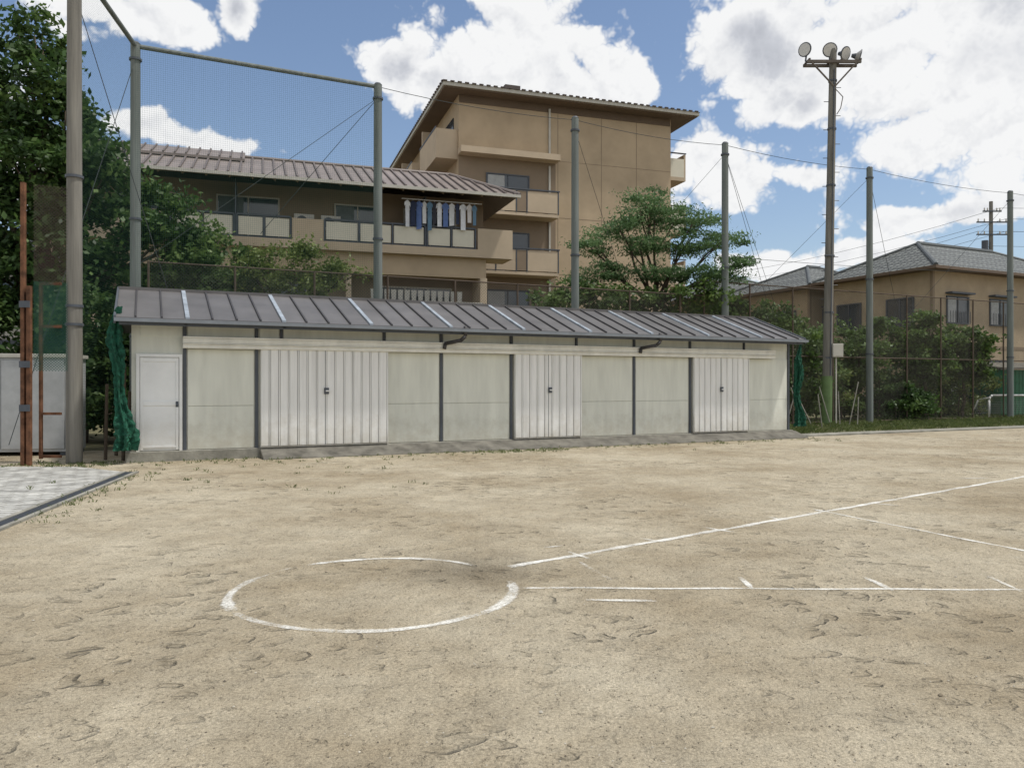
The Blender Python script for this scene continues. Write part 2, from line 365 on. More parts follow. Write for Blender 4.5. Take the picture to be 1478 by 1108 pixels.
# ------------------------------------------------------------------ pavement left
def pavemat():
    m,nt,p,o=newmat('paving_stone'); N=nt.nodes;L=nt.links
    tc=N.new('ShaderNodeTexCoord'); mp=N.new('ShaderNodeMapping'); mp.inputs['Rotation'].default_value=(0,0,.25)
    nc=N.new('ShaderNodeTexNoise'); nc.inputs['Scale'].default_value=5; L.new(tc.outputs['Object'],nc.inputs['Vector'])
    wv=N.new('ShaderNodeVectorMath'); wv.operation='MULTIPLY_ADD'; L.new(nc.outputs[1],wv.inputs[0]); wv.inputs[1].default_value=(.10,.10,0); L.new(tc.outputs['Object'],wv.inputs[2]); L.new(wv.outputs[0],mp.inputs[0])
    b=N.new('ShaderNodeTexBrick'); b.inputs['Scale'].default_value=1.0; b.inputs['Brick Width'].default_value=.24; b.inputs['Row Height'].default_value=.13; b.inputs['Mortar Size'].default_value=.010
    b.inputs['Color1'].default_value=(.47,.465,.43,1); b.inputs['Color2'].default_value=(.33,.325,.30,1); b.inputs['Mortar'].default_value=(.17,.16,.13,1)
    L.new(mp.outputs[0],b.inputs['Vector'])
    n=N.new('ShaderNodeTexNoise'); n.inputs['Scale'].default_value=3; n.inputs['Detail'].default_value=6; L.new(tc.outputs['Object'],n.inputs['Vector'])
    r=N.new('ShaderNodeMapRange'); r.inputs[1].default_value=.3;r.inputs[2].default_value=.7;r.inputs[3].default_value=.6;r.inputs[4].default_value=1.3; L.new(n.outputs[0],r.inputs[0])
    v=N.new('ShaderNodeVectorMath'); v.operation='SCALE'; L.new(b.outputs[0],v.inputs[0]); L.new(r.outputs[0],v.inputs['Scale']); L.new(v.outputs[0],p.inputs['Base Color'])
    p.inputs['Roughness'].default_value=.85; return m
pv=MB(); pv.quad([(-4.6,4.25,.004),(-6.5,13.1,.004),(-7.9,14.0,.004),(-30,14.2,.004),(-30,4.25,.004)]); pv.build('pavement',[pavemat()])
dr=MB()
def Dp(t,o): return (-6.45-.207*t+.978*o, 12.95+.978*t+.207*o)
def strip(o0,o1,z0,z1,t0,t1,mi):
    A=[Dp(t0,o0),Dp(t0,o1),Dp(t1,o1),Dp(t1,o0)]
    dr.add([(*q,z0) for q in A]+[(*q,z1) for q in A],[(0,3,2,1),(4,5,6,7),(0,1,5,4),(1,2,6,5),(2,3,7,6),(3,0,4,7)],mi)
strip(-.10,-.04,-.05,.03,-9,.1,0); strip(.10,.16,-.05,.028,-9,.1,0)
strip(-.04,.10,-.05,.010,-9,.1,2)
t=-9
while t<.05:
    strip(-.04,.10,.011,.022,t,t+.02,1); t+=.05
dr.build('drain_channel',[M_conc,M_dark,M_black])

# ------------------------------------------------------------------ SHED
shed=empty('storage_shed',(*SH,0),SA)
Lx=16.76; Dp_=3.2
b=MB()
b.box(0,Lx,.0,.12,.2,2.86,0); b.box(0,Lx,Dp_-.12,Dp_,.2,2.86,0); b.box(0,.12,.12,Dp_-.12,.2,2.86,0); b.box(Lx-.12,Lx,.12,Dp_-.12,.2,2.86,0)
for x0 in (0.0,Lx-.12): b.add([(x0,.12,2.86),(x0,Dp_-.12,2.86),(x0,1.6,3.40),(x0+.12,.12,2.86),(x0+.12,Dp_-.12,2.86),(x0+.12,1.6,3.40)],[(0,1,2),(5,4,3),(0,2,5,3),(2,1,4,5)],0)
b.build('walls',[M_wall],shed)
b=MB()
bays=[(.99,2.24),(5.03,6.23),(6.33,7.98),(9.90,11.44),(11.54,13.21),(15.20,16.68)]
for x0,x1 in bays:
    b.box(x0,x1,-.02,-.001,.21,1.06); b.box(x0,x1,-.02,-.001,1.068,2.19)
for x0,x1 in [(.15,.90),(.99,2.25),(2.35,2.74),(2.82,4.92),(5.0,6.23),(6.33,7.98),(8.08,9.75),(9.84,11.44),(11.54,13.2),(13.3,15.05),(15.14,16.68)]:
    b.box(x0,x1,-.02,-.001,2.43,2.84)
b.build('wall_panels',[M_wall],shed,bevel=.004)
b=MB()
for s,z1 in [(.94,2.84),(2.29,2.84),(6.28,2.84),(8.03,2.84),(11.49,2.84),(13.26,2.84),(16.72,2.84)]:
    b.box(s-.032,s+.032,-.045,-.002,.2,z1)
for s in (2.78,4.96,9.80,15.10): b.box(s-.028,s+.028,-.045,-.002,2.43,2.84)
b.build('steel_posts',[M_dark],shed,bevel=.005)
b=MB()
b.box(.90,16.1,-.20,-.05,2.395,2.43); b.box(.90,16.1,-.185,-.05,2.30,2.392); b.box(.90,16.1,-.20,-.05,2.275,2.298); b.box(.90,16.1,-.175,-.05,2.20,2.273)
b.build('door_track',[M_track],shed,bevel=.006)
def ribdoor(name,x0,x1,mid,hx):
    d=MB(); y0=-.13
    d.box(x0,x1,-.09,-.05,.23,2.24,0)
    n=round((x1-x0)/.19); w_=(x1-x0)/n
    for i in range(n):
        a=x0+i*w_; 
        d.box(a+.006,a+w_-.034,y0,-.091,.235,2.235,0)
        d.box(a+w_-.026,a+w_-.004,y0-.012,-.091,.235,2.235,0)
    d.box(x0,x1,-.10,-.04,.205,.228,0)
    d.box(mid-.006,mid+.006,-.136,-.09,.235,2.235,1)
    d.box(hx-.05,hx+.05,-.165,-.145,1.29,1.42,1); d.box(hx-.02,hx+.08,-.19,-.166,1.34,1.37,2)
    d.build(name,[M_door,M_dark,M_white],shed,bevel=.004)
ribdoor('sliding_door_a',2.36,5.02,3.66,3.68)
ribdoor('sliding_door_b',8.09,9.89,8.97,9.0)
ribdoor('sliding_door_c',13.32,15.19,14.2,14.22)
d=MB(); 
d.box(.08,.14,-.06,-.003,.2,2.08,0); d.box(.84,.895,-.06,-.003,.2,2.08,0); d.box(.14,.84,-.06,-.003,2.02,2.08,0)
d.box(.145,.835,-.03,-.003,.21,2.015,0)
for z0,z1 in((.26,.30),(1.08,1.17),(1.93,2.0)): d.box(.20,.78,-.045,-.031,z0,z1,0)
d.box(.15,.20,-.045,-.031,.22,2.01,0); d.box(.78,.83,-.045,-.031,.22,2.01,0)
d.cyl((.80,-.05,1.10),(.80,-.10,1.10),.022,.022,10,1); d.box(.775,.825,-.052,-.046,1.05,1.16,1)
d.build('entry_door',[mat('door_white',(.80,.81,.80),.4,.08,2,grime=(.5,.47,.4)),M_dark],shed,bevel=.003)
b=MB(); b.box(-.1,Lx+.1,-.08,Dp_+.1,-.1,.2,0)
b.add([(2.35,-.081,.185),(Lx+.15,-.081,.185),(Lx+.15,-.6,.02),(2.35,-.6,.02),(2.35,-.081,-.05),(Lx+.15,-.081,-.05),(Lx+.15,-.6,-.05),(2.35,-.6,-.05)],[(0,3,2,1),(3,7,6,2),(0,4,7,3),(1,2,6,5)],1)
b.build('foundation_slab',[M_conc,M_concd],shed,bevel=.012)
b=MB(); E=(-.5,2.74); Rg=(1.6,3.50); E2=(3.7,2.74)
b.slope(-.25,16.87,E,Rg,-.05,0,0); b.slope(-.25,16.87,E2,Rg,-.05,0,0)
for i in range(42):
    x=.98-1.35+i*.4475
    if x<-.2 or x>16.8: continue
    if (i-3)%4==0:
        b.slope(x-.038,x+.038,E,Rg,.001,.04,1)
    else: b.slope(x-.015,x+.015,E,Rg,.001,.035,3)
    b.slope(x-.016,x+.016,E2,Rg,.001,.038,3)
b.box(-.27,16.89,1.5,1.7,3.46,3.53,0)
b.slope(-.29,-.252,E,Rg,-.12,.03,2); b.slope(16.872,16.91,E,Rg,-.12,.03,2)
b.slope(-.29,-.252,E2,Rg,-.12,.03,2); b.slope(16.872,16.91,E2,Rg,-.12,.03,2)
b.build('roof',[M_roof,M_strip,M_dark,M_seam],shed)
b=MB(); b.box(-.28,16.9,-.60,-.505,2.655,2.72,0); b.box(-.2,16.8,-.49,-.44,2.60,2.69,1)
for s in [x for x in (.94,2.78,4.6,6.35,8.1,9.85,11.6,13.35,15.1,16.6)]: b.slope(s-.025,s+.025,(-.49,2.62),(0,2.80),0,.06,1)
b.build('gutter',[mat('gutter_grey',(.20,.22,.24),.5,.15),M_dark],shed)
b=MB()
for s in (6.66,11.92): b.path([(s,-.55,2.78),(s,-.55,2.56),(s-.08,-.5,2.47),(s-.36,-.23,2.40),(s-.38,-.23,2.28)],.042,10)
b.build('downpipes',[M_seam],shed,smooth=True)

def crumple(name,x,y,z0,z1,r,mt,seed):
    rd=random.Random(seed); b=MB(); n=30;m=44; vs=[]
    for j in range(m+1):
        t=j/m; z=z0+(z1-z0)*t; cx=x+.06*math.sin(t*5+seed)+(.03*math.sin(t*13)); cy=y+.04*math.cos(t*4)
        rr=r*(1.15-.65*t+.28*math.sin(t*9+seed))
        for i in range(n):
            a=2*math.pi*i/n; q=rr*(1+.35*math.sin(a*5+t*4)+.15*math.sin(a*9-t*15)+rd.uniform(-.28,.28))
            vs.append((cx+q*math.cos(a),cy+q*math.sin(a),z+rd.uniform(-.015,.015)))
    fs=[(j*n+i,j*n+(i+1)%n,(j+1)*n+(i+1)%n,(j+1)*n+i) for j in range(m) for i in range(n)]
    b.add(vs,fs); return b.build(name,[mt])
M_netg=mat('green_net_cloth',(.012,.085,.05),.8,.6,12,1,60)
p=W(-.18,-.25); crumple('bundled_net',p[0],p[1],.25,2.95,.11,M_netg,1)
p=W(17.05,-.1); crumple('bundled_net',p[0],p[1],.3,2.65,.10,M_netg,2)

# ------------------------------------------------------------------ net poles
PH=9.55
ps=[.02,5.93,12.08,17.9,24.8,33.2]
pw=[W(s,4.0) for s in ps]; PA=(-8.31,14.67)
for i,(x,y) in enumerate([PA]+pw+[W(41.5,4.0)]):
    b=MB(); r=.135 if i==0 else .12
    b.cyl((0,0,-.2),(0,0,PH+.05),r*1.08,r*.9,20,0)
    for z in (2.6,5.4,PH-.35): b.cyl((0,0,z),(0,0,z+.05),r*1.18,r*1.18,20,1)
    b.cyl((0,0,PH+.05),(0,0,PH+.10),r*.95,r*.6,20,1)
    if i==0: b.cyl((0,0,2.95),(0,0,3.0),r*1.15,r*1.15,20,1)
    b.build('net_pole',[M_pole if i==0 else M_poleg,M_dark],loc=(x,y,0),smooth=False)
b=MB(); b.cyl((*PA,PH),(*pw[0],PH),.055,n=10); b.cyl((*pw[0],PH),(*pw[1],PH),.055,n=10)
b.build('net_top_rail',[M_poleg])
NM=netmat('green_netting',(.02,.075,.055),.05,.055)
def net(name,a,b_,z0,z1,mt,ext=0):
    a=Vector(a);b_=Vector(b_);Ln=(b_-a).length; ang=math.atan2((b_-a).y,(b_-a).x)
    m=MB(); m.quad([(0,0,z0),(Ln,0,z0),(Ln,0,z1),(0,0,z1)]); return m.build(name,[mt],loc=(a.x,a.y,0),rot=ang)
net('green_netting',W(.02,3.86),W(5.93,3.86),.5,PH-.05,NM)
net('green_netting',(PA[0]+.0,PA[1]+.16),(pw[0][0],pw[0][1]-.15),.5,PH-.05,NM)
CL=netmat('chain_link',(.09,.085,.07),.085,.10,True)
def fence(name,s0,s1,d,h,step=2.0):
    f=empty(name,(*W(s0,d),0),SA); Ln=s1-s0
    b=MB(); x=0
    while x<=Ln+.01: b.cyl((x,0,0),(x,0,h),.03,n=8); x+=step
    for z in (.1,h*.5,h-.02): b.cyl((0,0,z),(Ln,0,z),.02,n=6)
    b.build('posts',[M_chain],f)
    m=MB(); m.quad([(0,.04,0),(Ln,.04,0),(Ln,.04,h),(0,.04,h)]); m.build('mesh',[CL],f)
fence('chain_link_fence',.3,17.3,4.35,4.5)
fence('chain_link_fence',17.3,43.3,4.35,5.0)
b=MB()
def wire(p,q,r=.008,sag=0):
    p=Vector(p);q=Vector(q);n=8 if sag else 1; pr=p
    for i in range(1,n+1):
        t=i/n; c=p.lerp(q,t)-Vector((0,0,sag*4*t*(1-t))); b.cyl(pr,c,r,n=4,caps=False); pr=c
for i in range(1,5): wire((*pw[i],PH),(*pw[i+1],PH),.009,.12)
wire((*pw[5],PH),(*W(41.5,4),PH),.009)
wire((*pw[3],5.8),(*pw[5],6.2),.008,.1)
wire((*pw[0],4.3),(*pw[1],PH-.3)); wire((*pw[2],PH-.3),(*W(14.6,5.5),5.5)); wire((*pw[3],PH-.3),(*W(15.2,7),5.0)); wire((*pw[3],PH-.3),(*W(22.5,6),3.5))
wire((*pw[4],PH-.3),(*W(20.5,6),4.5)); wire((*pw[4],PH-.3),(*W(29,6),4)); wire((*pw[5],PH-.3),(*W(29,6),4)); wire((*pw[1],PH-.3),(*W(3,5),5.5))
wire((*pw[0],PH-.3),(-9.9,15.2,.3)); wire((*PA,PH-.6),(-6.8,17.6,0.3)); wire((*pw[3],PH-.3),(*W(20.2,4.5),4.5))
b.build('guy_wires',[M_wire])

# ------------------------------------------------------------------ floodlight pole
fl=empty('floodlight_pole',(11.15,27.4,0)); 
b=MB(); b.cyl((0,0,-.2),(.03,0,1.78),.185,.182,20,1); b.cyl((.03,0,1.781),(.24,0,13.35),.165,.12,20,0)
for z in (2.4,4.0,6.0,8.5,10.5,12.2): b.cyl((.02+z*.0165,0,z),(.02+z*.0165,0,z+.06),.185-z*.003,.185-z*.003,16,2)
for i in range(16):
    z=4.5+i*.5; sx=.15 if i%2 else -.15; b.cyl((.02+z*.0165,0,z),(.02+z*.0165+sx*2,0,z),.012,n=6,mi=2)
b.cyl((.06,-.20,1.8),(.22,-.15,12.6),.02,n=6,mi=2)
b.build('pole',[M_pole,M_green,M_dark],fl)
b=MB(); 
b.box(-.75,1.15,-.22,-.14,12.80,12.90,0); b.box(-.75,1.15,.14,.22,12.80,12.90,0); 
for x in(-.7,.1,.45,1.1): b.box(x,x+.06,-.22,.22,12.905,12.96,0)
b.cyl((-.6,-.2,12.82),(.2,-.15,12.0),.03,n=6); b.cyl((1.0,-.2,12.82),(.25,-.15,12.0),.03,n=6)
b.path([(.25,-.16,11.9),(.5,-.2,11.6),(.42,-.2,11.2),(.3,-.16,11.0)],.015,6,0)
b.build('crossarm',[mat('arm_steel',(.13,.11,.09),.7,.3)],fl)
b=MB()
for x,z,dv in [(-.74,13.34,(-.75,-.6,-.12)),(.12,13.33,(-.25,-.9,-.25)),(.64,13.2,(.5,-.80,-.35)),(1.14,13.10,(.95,-.25,-.25))]:
    c=Vector((x,0,z)); dv=Vector(dv).normalized()
    b.cyl(c-dv*.24,c-dv*.10,.06,.10,14,1); b.cyl(c-dv*.10,c+dv*.03,.10,.235,18,0,False); b.cyl(c+dv*.03,c+dv*.06,.25,.25,18,1)
    b.cyl(c+dv*.061,c+dv*.068,.215,.215,18,2); b.cyl(c-dv*.1,(x,0,12.93),.03,n=6,mi=1)
b.build('floodlights',[mat('lamp_housing',(.38,.37,.35),.5,.1),M_dark,mat('lamp_glass',(.62,.61,.58),.15,.1,8,spec=.6)],fl)
b=MB(); b.box(.13,.50,-.24,-.02,2.45,2.92,0); b.box(.15,.48,-.25,-.242,2.48,2.89,0); b.cyl((.3,-.1,2.45),(.3,-.1,.0),.03,n=8,mi=0)
b.box(-.14,.12,-.22,-.16,6.0,6.05,1)
b.build('control_box',[M_fascia,M_dark],fl,bevel=.006)

# ------------------------------------------------------------------ windows helper
def window(b,x0,x1,y,z0,z1,fr=.05,mull=1,mi_f=0,mi_g=1,curt=None):
    b.box(x0,x1,y-.03,y-.005,z0,z1,mi_g)
    b.box(x0-fr,x0,y-.07,y-.002,z0-fr,z1+fr,mi_f); b.box(x1,x1+fr,y-.07,y-.002,z0-fr,z1+fr,mi_f)
    b.box(x0,x1,y-.07,y-.002,z1,z1+fr,mi_f); b.box(x0,x1,y-.09,y-.002,z0-fr,z0,mi_f)
    for i in range(mull):
        c=x0+(x1-x0)*(i+1)/(mull+1); b.box(c-.025,c+.025,y-.06,y-.031,z0,z1,mi_f)
    if curt is not None:
        b.box(x0+.03,x0+(x1-x0)*.42,y-.036,y-.0305,z0+.02,z1-.02,curt)
BA=math.atan2(.31,.951)
# ------------------------------------------------------------------ TALL APARTMENT
ap=empty('tall_apartment_building',(-2.62,38,0),BA)
b=MB(); b.box(0,11.75,0,15,0,15.72,0)
b.build('walls',[M_beige],ap)
b=MB()
for x in (5.23,7.67,9.7): b.box(x-.015,x+.015,-.006,-.002,0,15.7,1)
for z in (12.9,10.0,7.1): b.box(5.3,11.74,-.0065,-.002,z,z+.02,1)
b.box(4.70,4.79,-.12,-.02,13.1,15.5,2); b.box(4.70,4.79,-.12,-.02,4,12.6,2)
b.box(.02,11.7,-.03,-.007,15.35,15.715,3)
b.build('wall_joints_and_downpipe',[M_beige,M_beiged,M_fascia,M_brown],ap)
b=MB()
b.box(-.9,12.9,-.8,15.8,15.72,15.78,1); b.box(-.9,12.9,-.88,-.80,15.78,15.95,0); b.box(-.98,-.9,-.88,15.88,15.78,15.95,0); b.box(12.9,12.98,-.88,15.88,15.78,15.95,0); b.box(-.9,12.9,15.8,15.88,15.78,15.95,0)
def hip(b,x0,x1,y0,y1,z0,z1,mi):
    h=(y1-y0)/2 if (x1-x0)>=(y1-y0) else (x1-x0)/2
    if (x1-x0)>=(y1-y0): r0=(x0+h,(y0+y1)/2,z1); r1=(x1-h,(y0+y1)/2,z1); f=[(0,1,5,4),(1,2,5),(2,3,4,5),(3,0,4)]
    else: r0=((x0+x1)/2,y0+h,z1); r1=((x0+x1)/2,y1-h,z1); f=[(0,1,4),(1,2,5,4),(2,3,5),(3,0,4,5)]
    b.add([(x0,y0,z0),(x1,y0,z0),(x1,y1,z0),(x0,y1,z0),r0,r1],f+[(3,2,1,0)],mi)
hip(b,-1.02,13.02,-.92,15.92,15.953,17.6,2)
for i in range(39): b.box(-1.0+i*.36,-.80+i*.36,-.96,-.885,15.955,16.005,2)
for i in range(44): b.box(-1.06,-.985,-.9+i*.37,-.70+i*.37,15.955,16.005,2)
b.box(2.3,3.1,-.3,.5,16.1,16.4,2)
b.build('roof',[M_fascia,M_brown,mat('dark_roof_tile',(.10,.08,.07),.6,.2)],ap)
b=MB()
b.box(-.05,5.1,-.7,-.003,12.75,13.05,0)
for zf in (9.9,7.0,4.1):
    b.box(.5,4.85,-1.1,-.003,zf-.15,zf,0)
    b.box(4.78,4.85,-1.0,-.003,zf,zf+1.12,4)
    b.box(.5,4.9,-1.13,-1.0,zf+1.12,zf+1.18,3)
    for x in (.5,1.55,2.6,3.15,4.8): b.box(x,x+.05,-1.115,-1.05,zf,zf+1.12,3)
    for x in (.56,1.61,3.21): b.box(x,x+(.98 if x<3 else 1.58),-1.10,-1.06,zf+.05,zf+1.06,0)
    b.box(2.66,3.14,-1.10,-1.06,zf+.05,zf+1.06,1)
    window(b,1.45,3.6,0,zf+.1,zf+2.05,.06,1,3,2,6)
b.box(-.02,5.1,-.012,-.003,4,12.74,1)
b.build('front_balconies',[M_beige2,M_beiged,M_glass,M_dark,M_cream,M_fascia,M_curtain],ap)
b=MB()
for zf in (12.8,9.9,7.0):
    for y0 in (.2,6.5):
        b.box(-1.1,-.003,y0,y0+4,zf-.2,zf,0); b.box(-1.1,-1.0,y0,y0+4,zf,zf+1.25,0); b.box(-1.0,-.003,y0,y0+.1,zf,zf+1.25,0)
        b.box(-.04,-.003,y0+.8,y0+3.2,zf,zf+2.1,2); b.box(-1.12,-1.08,y0,y0+4,zf+1.26,zf+1.34,3)
        b.box(-.9,-.003,y0+4.3,y0+4.5,zf-.5,zf+2.4,0)
    b.box(11.753,12.9,.4,4.2,zf-.2,zf,0); b.box(12.8,12.9,.4,4.2,zf,zf+1.25,0); b.box(11.753,12.8,.4,.5,zf,zf+1.0,4); b.box(11.753,12.93,.37,.47,zf+1.28,zf+1.33,3)
b.build('side_balconies',[M_beige2,M_beiged,M_glass,M_dark,M_cream],ap)

# ------------------------------------------------------------------ LOW APARTMENT
lo=empty('low_apartment_building',(-6.64,31,0),BA)
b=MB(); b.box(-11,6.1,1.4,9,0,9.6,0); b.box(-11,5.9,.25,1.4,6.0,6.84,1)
b.build('walls',[M_beiged,M_beige],lo)  # wall behind the balcony: recess shade painted in as a darker beige
b=MB()
Z0=6.84;Z1=8.02
b.box(-11,7.0,0,1.4,Z0,Z0+.14,0)
b.box(-11,7.0,-.03,.08,Z0,Z0+.34,0)
b.box(-2.1,-.9,-.03,.08,Z0+.34,Z1,0); b.box(5.45,7.0,-.03,.08,Z0+.34,Z1+.05,0); b.box(6.9,7.0,.08,1.4,Z0+.141,Z1+.05,0)
b.box(-11,-6.6,-.03,.08,Z0+.34,Z1,0)
def rail(x0,x1,n):
    b.box(x0,x1,-.05,.06,Z1-.01,Z1+.06,1); b.box(x0,x1,0,.03,Z0+.345,Z0+.39,1)
    for i in range(n+1):
        x=x0+(x1-x0)*i/n; b.box(x-.03,x+.03,-.045,.05,Z0+.34,Z1,1)
    for i in range(n):
        a=x0+(x1-x0)*i/n+.06; c=x0+(x1-x0)*(i+1)/n-.06; b.box(a,c,.0,.025,Z0+.42,Z1-.05,2)
rail(-6.5,-4.25,2); rail(-4.15,-2.15,2); rail(-.86,3.2,3); rail(3.28,5.35,2)
b.box(-4.22,-4.17,0,1.4,Z0,9.4,1); b.box(3.22,3.27,.1,1.4,Z0,9.3,1)
b.build('balcony',[M_beige2,M_dark,M_cream],lo)
b=MB()
window(b,-4.9,-2.6,1.4,7.15,9.0,.06,1,0,1,2); window(b,-.3,1.5,1.4,7.1,8.95,.06,1,0,1,2); window(b,2.6,4.8,1.4,7.1,8.95,.06,1,0,1,2); window(b,-8.5,-6.5,1.4,7.1,8.95,.06,1,0,1,2)
window(b,1.6,4.6,1.4,3.6,5.6,.06,2,0,1,2); window(b,-4,-1.5,1.4,3.6,5.6,.06,1,0,1,2)
b.build('windows',[M_fascia,M_glass,mat('dim_curtain',(.16,.18,.19),.8,.2,4)],lo)
b=MB()
for x in (-2.0,-.95):
    b.box(x,x+.78,.6,.9,7.75,8.33,0); b.cyl((x+.3,.598,8.04),(x+.3,.585,8.04),.22,.22,18,1)
b.build('air_conditioner_units',[M_fascia,M_dark],lo,bevel=.01)
b=MB()
E=(-.75,9.42); Rg=(3.2,11.1)
b.slope(-12,6.6,E,(1.2,10.25),-.10,-.02,1)
xs=np.arange(-12,7.0,.42); XE=7.1
b.add([(-12,-.75,9.42),(XE,-.75,9.42),(5.0,3.2,11.1),(-12,3.2,11.1),(XE,8,9.42),(-12,8,9.42)],[(0,1,2,3),(1,4,2),(4,5,3,2)],0)
for x in xs:
    t=1.0
    if x>5.0: t=(XE-x)/(XE-5.0)
    if t<.05: continue
    b.slope(x-.035,x+.035,E,(E[0]+(Rg[0]-E[0])*t,E[1]+(Rg[1]-E[1])*t),.002,.075,3)
b.slope(-12,-3.9,(1.9,10.60),(3.6,11.33),.0,.10,0)
for x in xs:
    if x<-4: b.slope(x-.03,x+.03,(1.9,10.60),(3.6,11.33),.10,.17,3)
b.cyl((XE,-.75,9.47),(5.0,3.2,11.15),.07,n=8,mi=0); b.cyl((-4,3.2,11.13),(5.0,3.2,11.13),.08,n=8,mi=0)
b.box(-12,XE,-.86,-.755,9.30,9.42,2)
for i in range(23): b.slope(-11.8+i*.82,-11.74+i*.82,(-.7,9.25),(1.35,9.9),0,.10,1)
b.build('roof',[M_broof,M_beiged,M_fascia,mat('roof_rib',(.14,.115,.105),.5,.1)],lo)
b=MB()
b.box(-11,5.9,.1,1.4,3.2,3.34,0); b.box(-11,5.9,.08,.16,3.2,4.2,0)
for i in range(60): b.box(.2+i*.09,.22+i*.09,.1,.12,4.2,4.9,1)
b.box(.2,5.7,.09,.13,4.9,4.95,1); b.box(5.6,5.9,.1,1.4,0,6.0,0); b.box(.0,.2,.1,.4,0,6.0,0)
for i in range(14): 
    x=1.0+i*.28; b.add([(x,.3,5.4),(x+.22,.3,5.4),(x+.2,.32,4.95),(x+.02,.32,4.93)],[(0,1,2,3)],1)
b.build('lower_balcony',[M_beige2,M_fascia],lo)
cols=[(.04,.05,.09),(.70,.70,.70),(.05,.05,.06),(.13,.20,.42),(.65,.62,.6),(.16,.05,.06),(.75,.76,.78),(.14,.24,.34)]
LM=[mat('laundry_cloth',c,.9,.15,5) for c in cols]
b=MB(); b.cyl((2.2,-.12,9.08),(5.6,-.12,9.08),.018,n=6,mi=1)
x=2.35;i=0; order=[6,0,3,1,7,2,6,3,1,0,6,4,7,1,5,0,6,2,3,1,7,0]
while x<5.4:
    wd=random.uniform(.15,.22); h=random.uniform(.75,1.2); c=order[i%len(order)]; y=-.12+random.uniform(-.04,.04); ya=random.uniform(-.06,.06); zt=9.02
    pl=[(x,y-ya,zt-h),(x+wd,y+ya,zt-h+.02),(x+wd*1.02,y+ya,zt-.2),(x+wd*1.3,y+ya*1.3,zt-.26),(x+wd*1.25,y+ya,zt-.10),(x+wd*.65,y,zt),(x+wd*.35,y,zt),(x-wd*.25,y-ya,zt-.10),(x-wd*.3,y-ya*1.3,zt-.26),(x-.01,y-ya,zt-.2)]
    b.quad(pl,c); b.cyl((x+wd/2,y,zt),(x+wd/2,-.12,9.10),.006,n=4,mi=1); x+=wd*1.3; i+=1
b.build('hanging_laundry',LM,lo)

# ------------------------------------------------------------------ houses right
def tilemat():
    m,nt,p,o=newmat('grey_roof_tile'); N=nt.nodes;L=nt.links
    tc=N.new('ShaderNodeTexCoord'); sp=N.new('ShaderNodeSeparateXYZ'); L.new(tc.outputs['Object'],sp.inputs[0])
    def M(op,a,b=None):
        n=N.new('ShaderNodeMath'); n.operation=op
        for i,x in enumerate((a,b)):
            if x is None: continue
            if isinstance(x,(int,float)): n.inputs[i].default_value=x
            else: L.new(x,n.inputs[i])
        return n.outputs[0]
    h=M('FRACT',M('MULTIPLY',sp.outputs[2],8.0)); rx=M('FRACT',M('MULTIPLY',sp.outputs[0],2.8)); ry=M('FRACT',M('MULTIPLY',sp.outputs[1],2.8))
    k=M('MULTIPLY',M('GREATER_THAN',h,.32),M('MULTIPLY',M('GREATER_THAN',rx,.25),M('GREATER_THAN',ry,.25)))
    n=N.new('ShaderNodeTexNoise'); n.inputs['Scale'].default_value=5; n.inputs['Detail'].default_value=4; L.new(tc.outputs['Object'],n.inputs['Vector'])
    s=M('MULTIPLY',M('ADD',M('MULTIPLY',k,.70),.30),M('ADD',n.outputs[0],.5))
    v=N.new('ShaderNodeVectorMath'); v.operation='SCALE'; v.inputs[0].default_value=(.20,.21,.195); L.new(s,v.inputs['Scale']); L.new(v.outputs[0],p.inputs['Base Color'])
    p.inputs['Roughness'].default_value=.6; p.inputs['Specular IOR Level'].default_value=.2; return m
M_tile=tilemat()
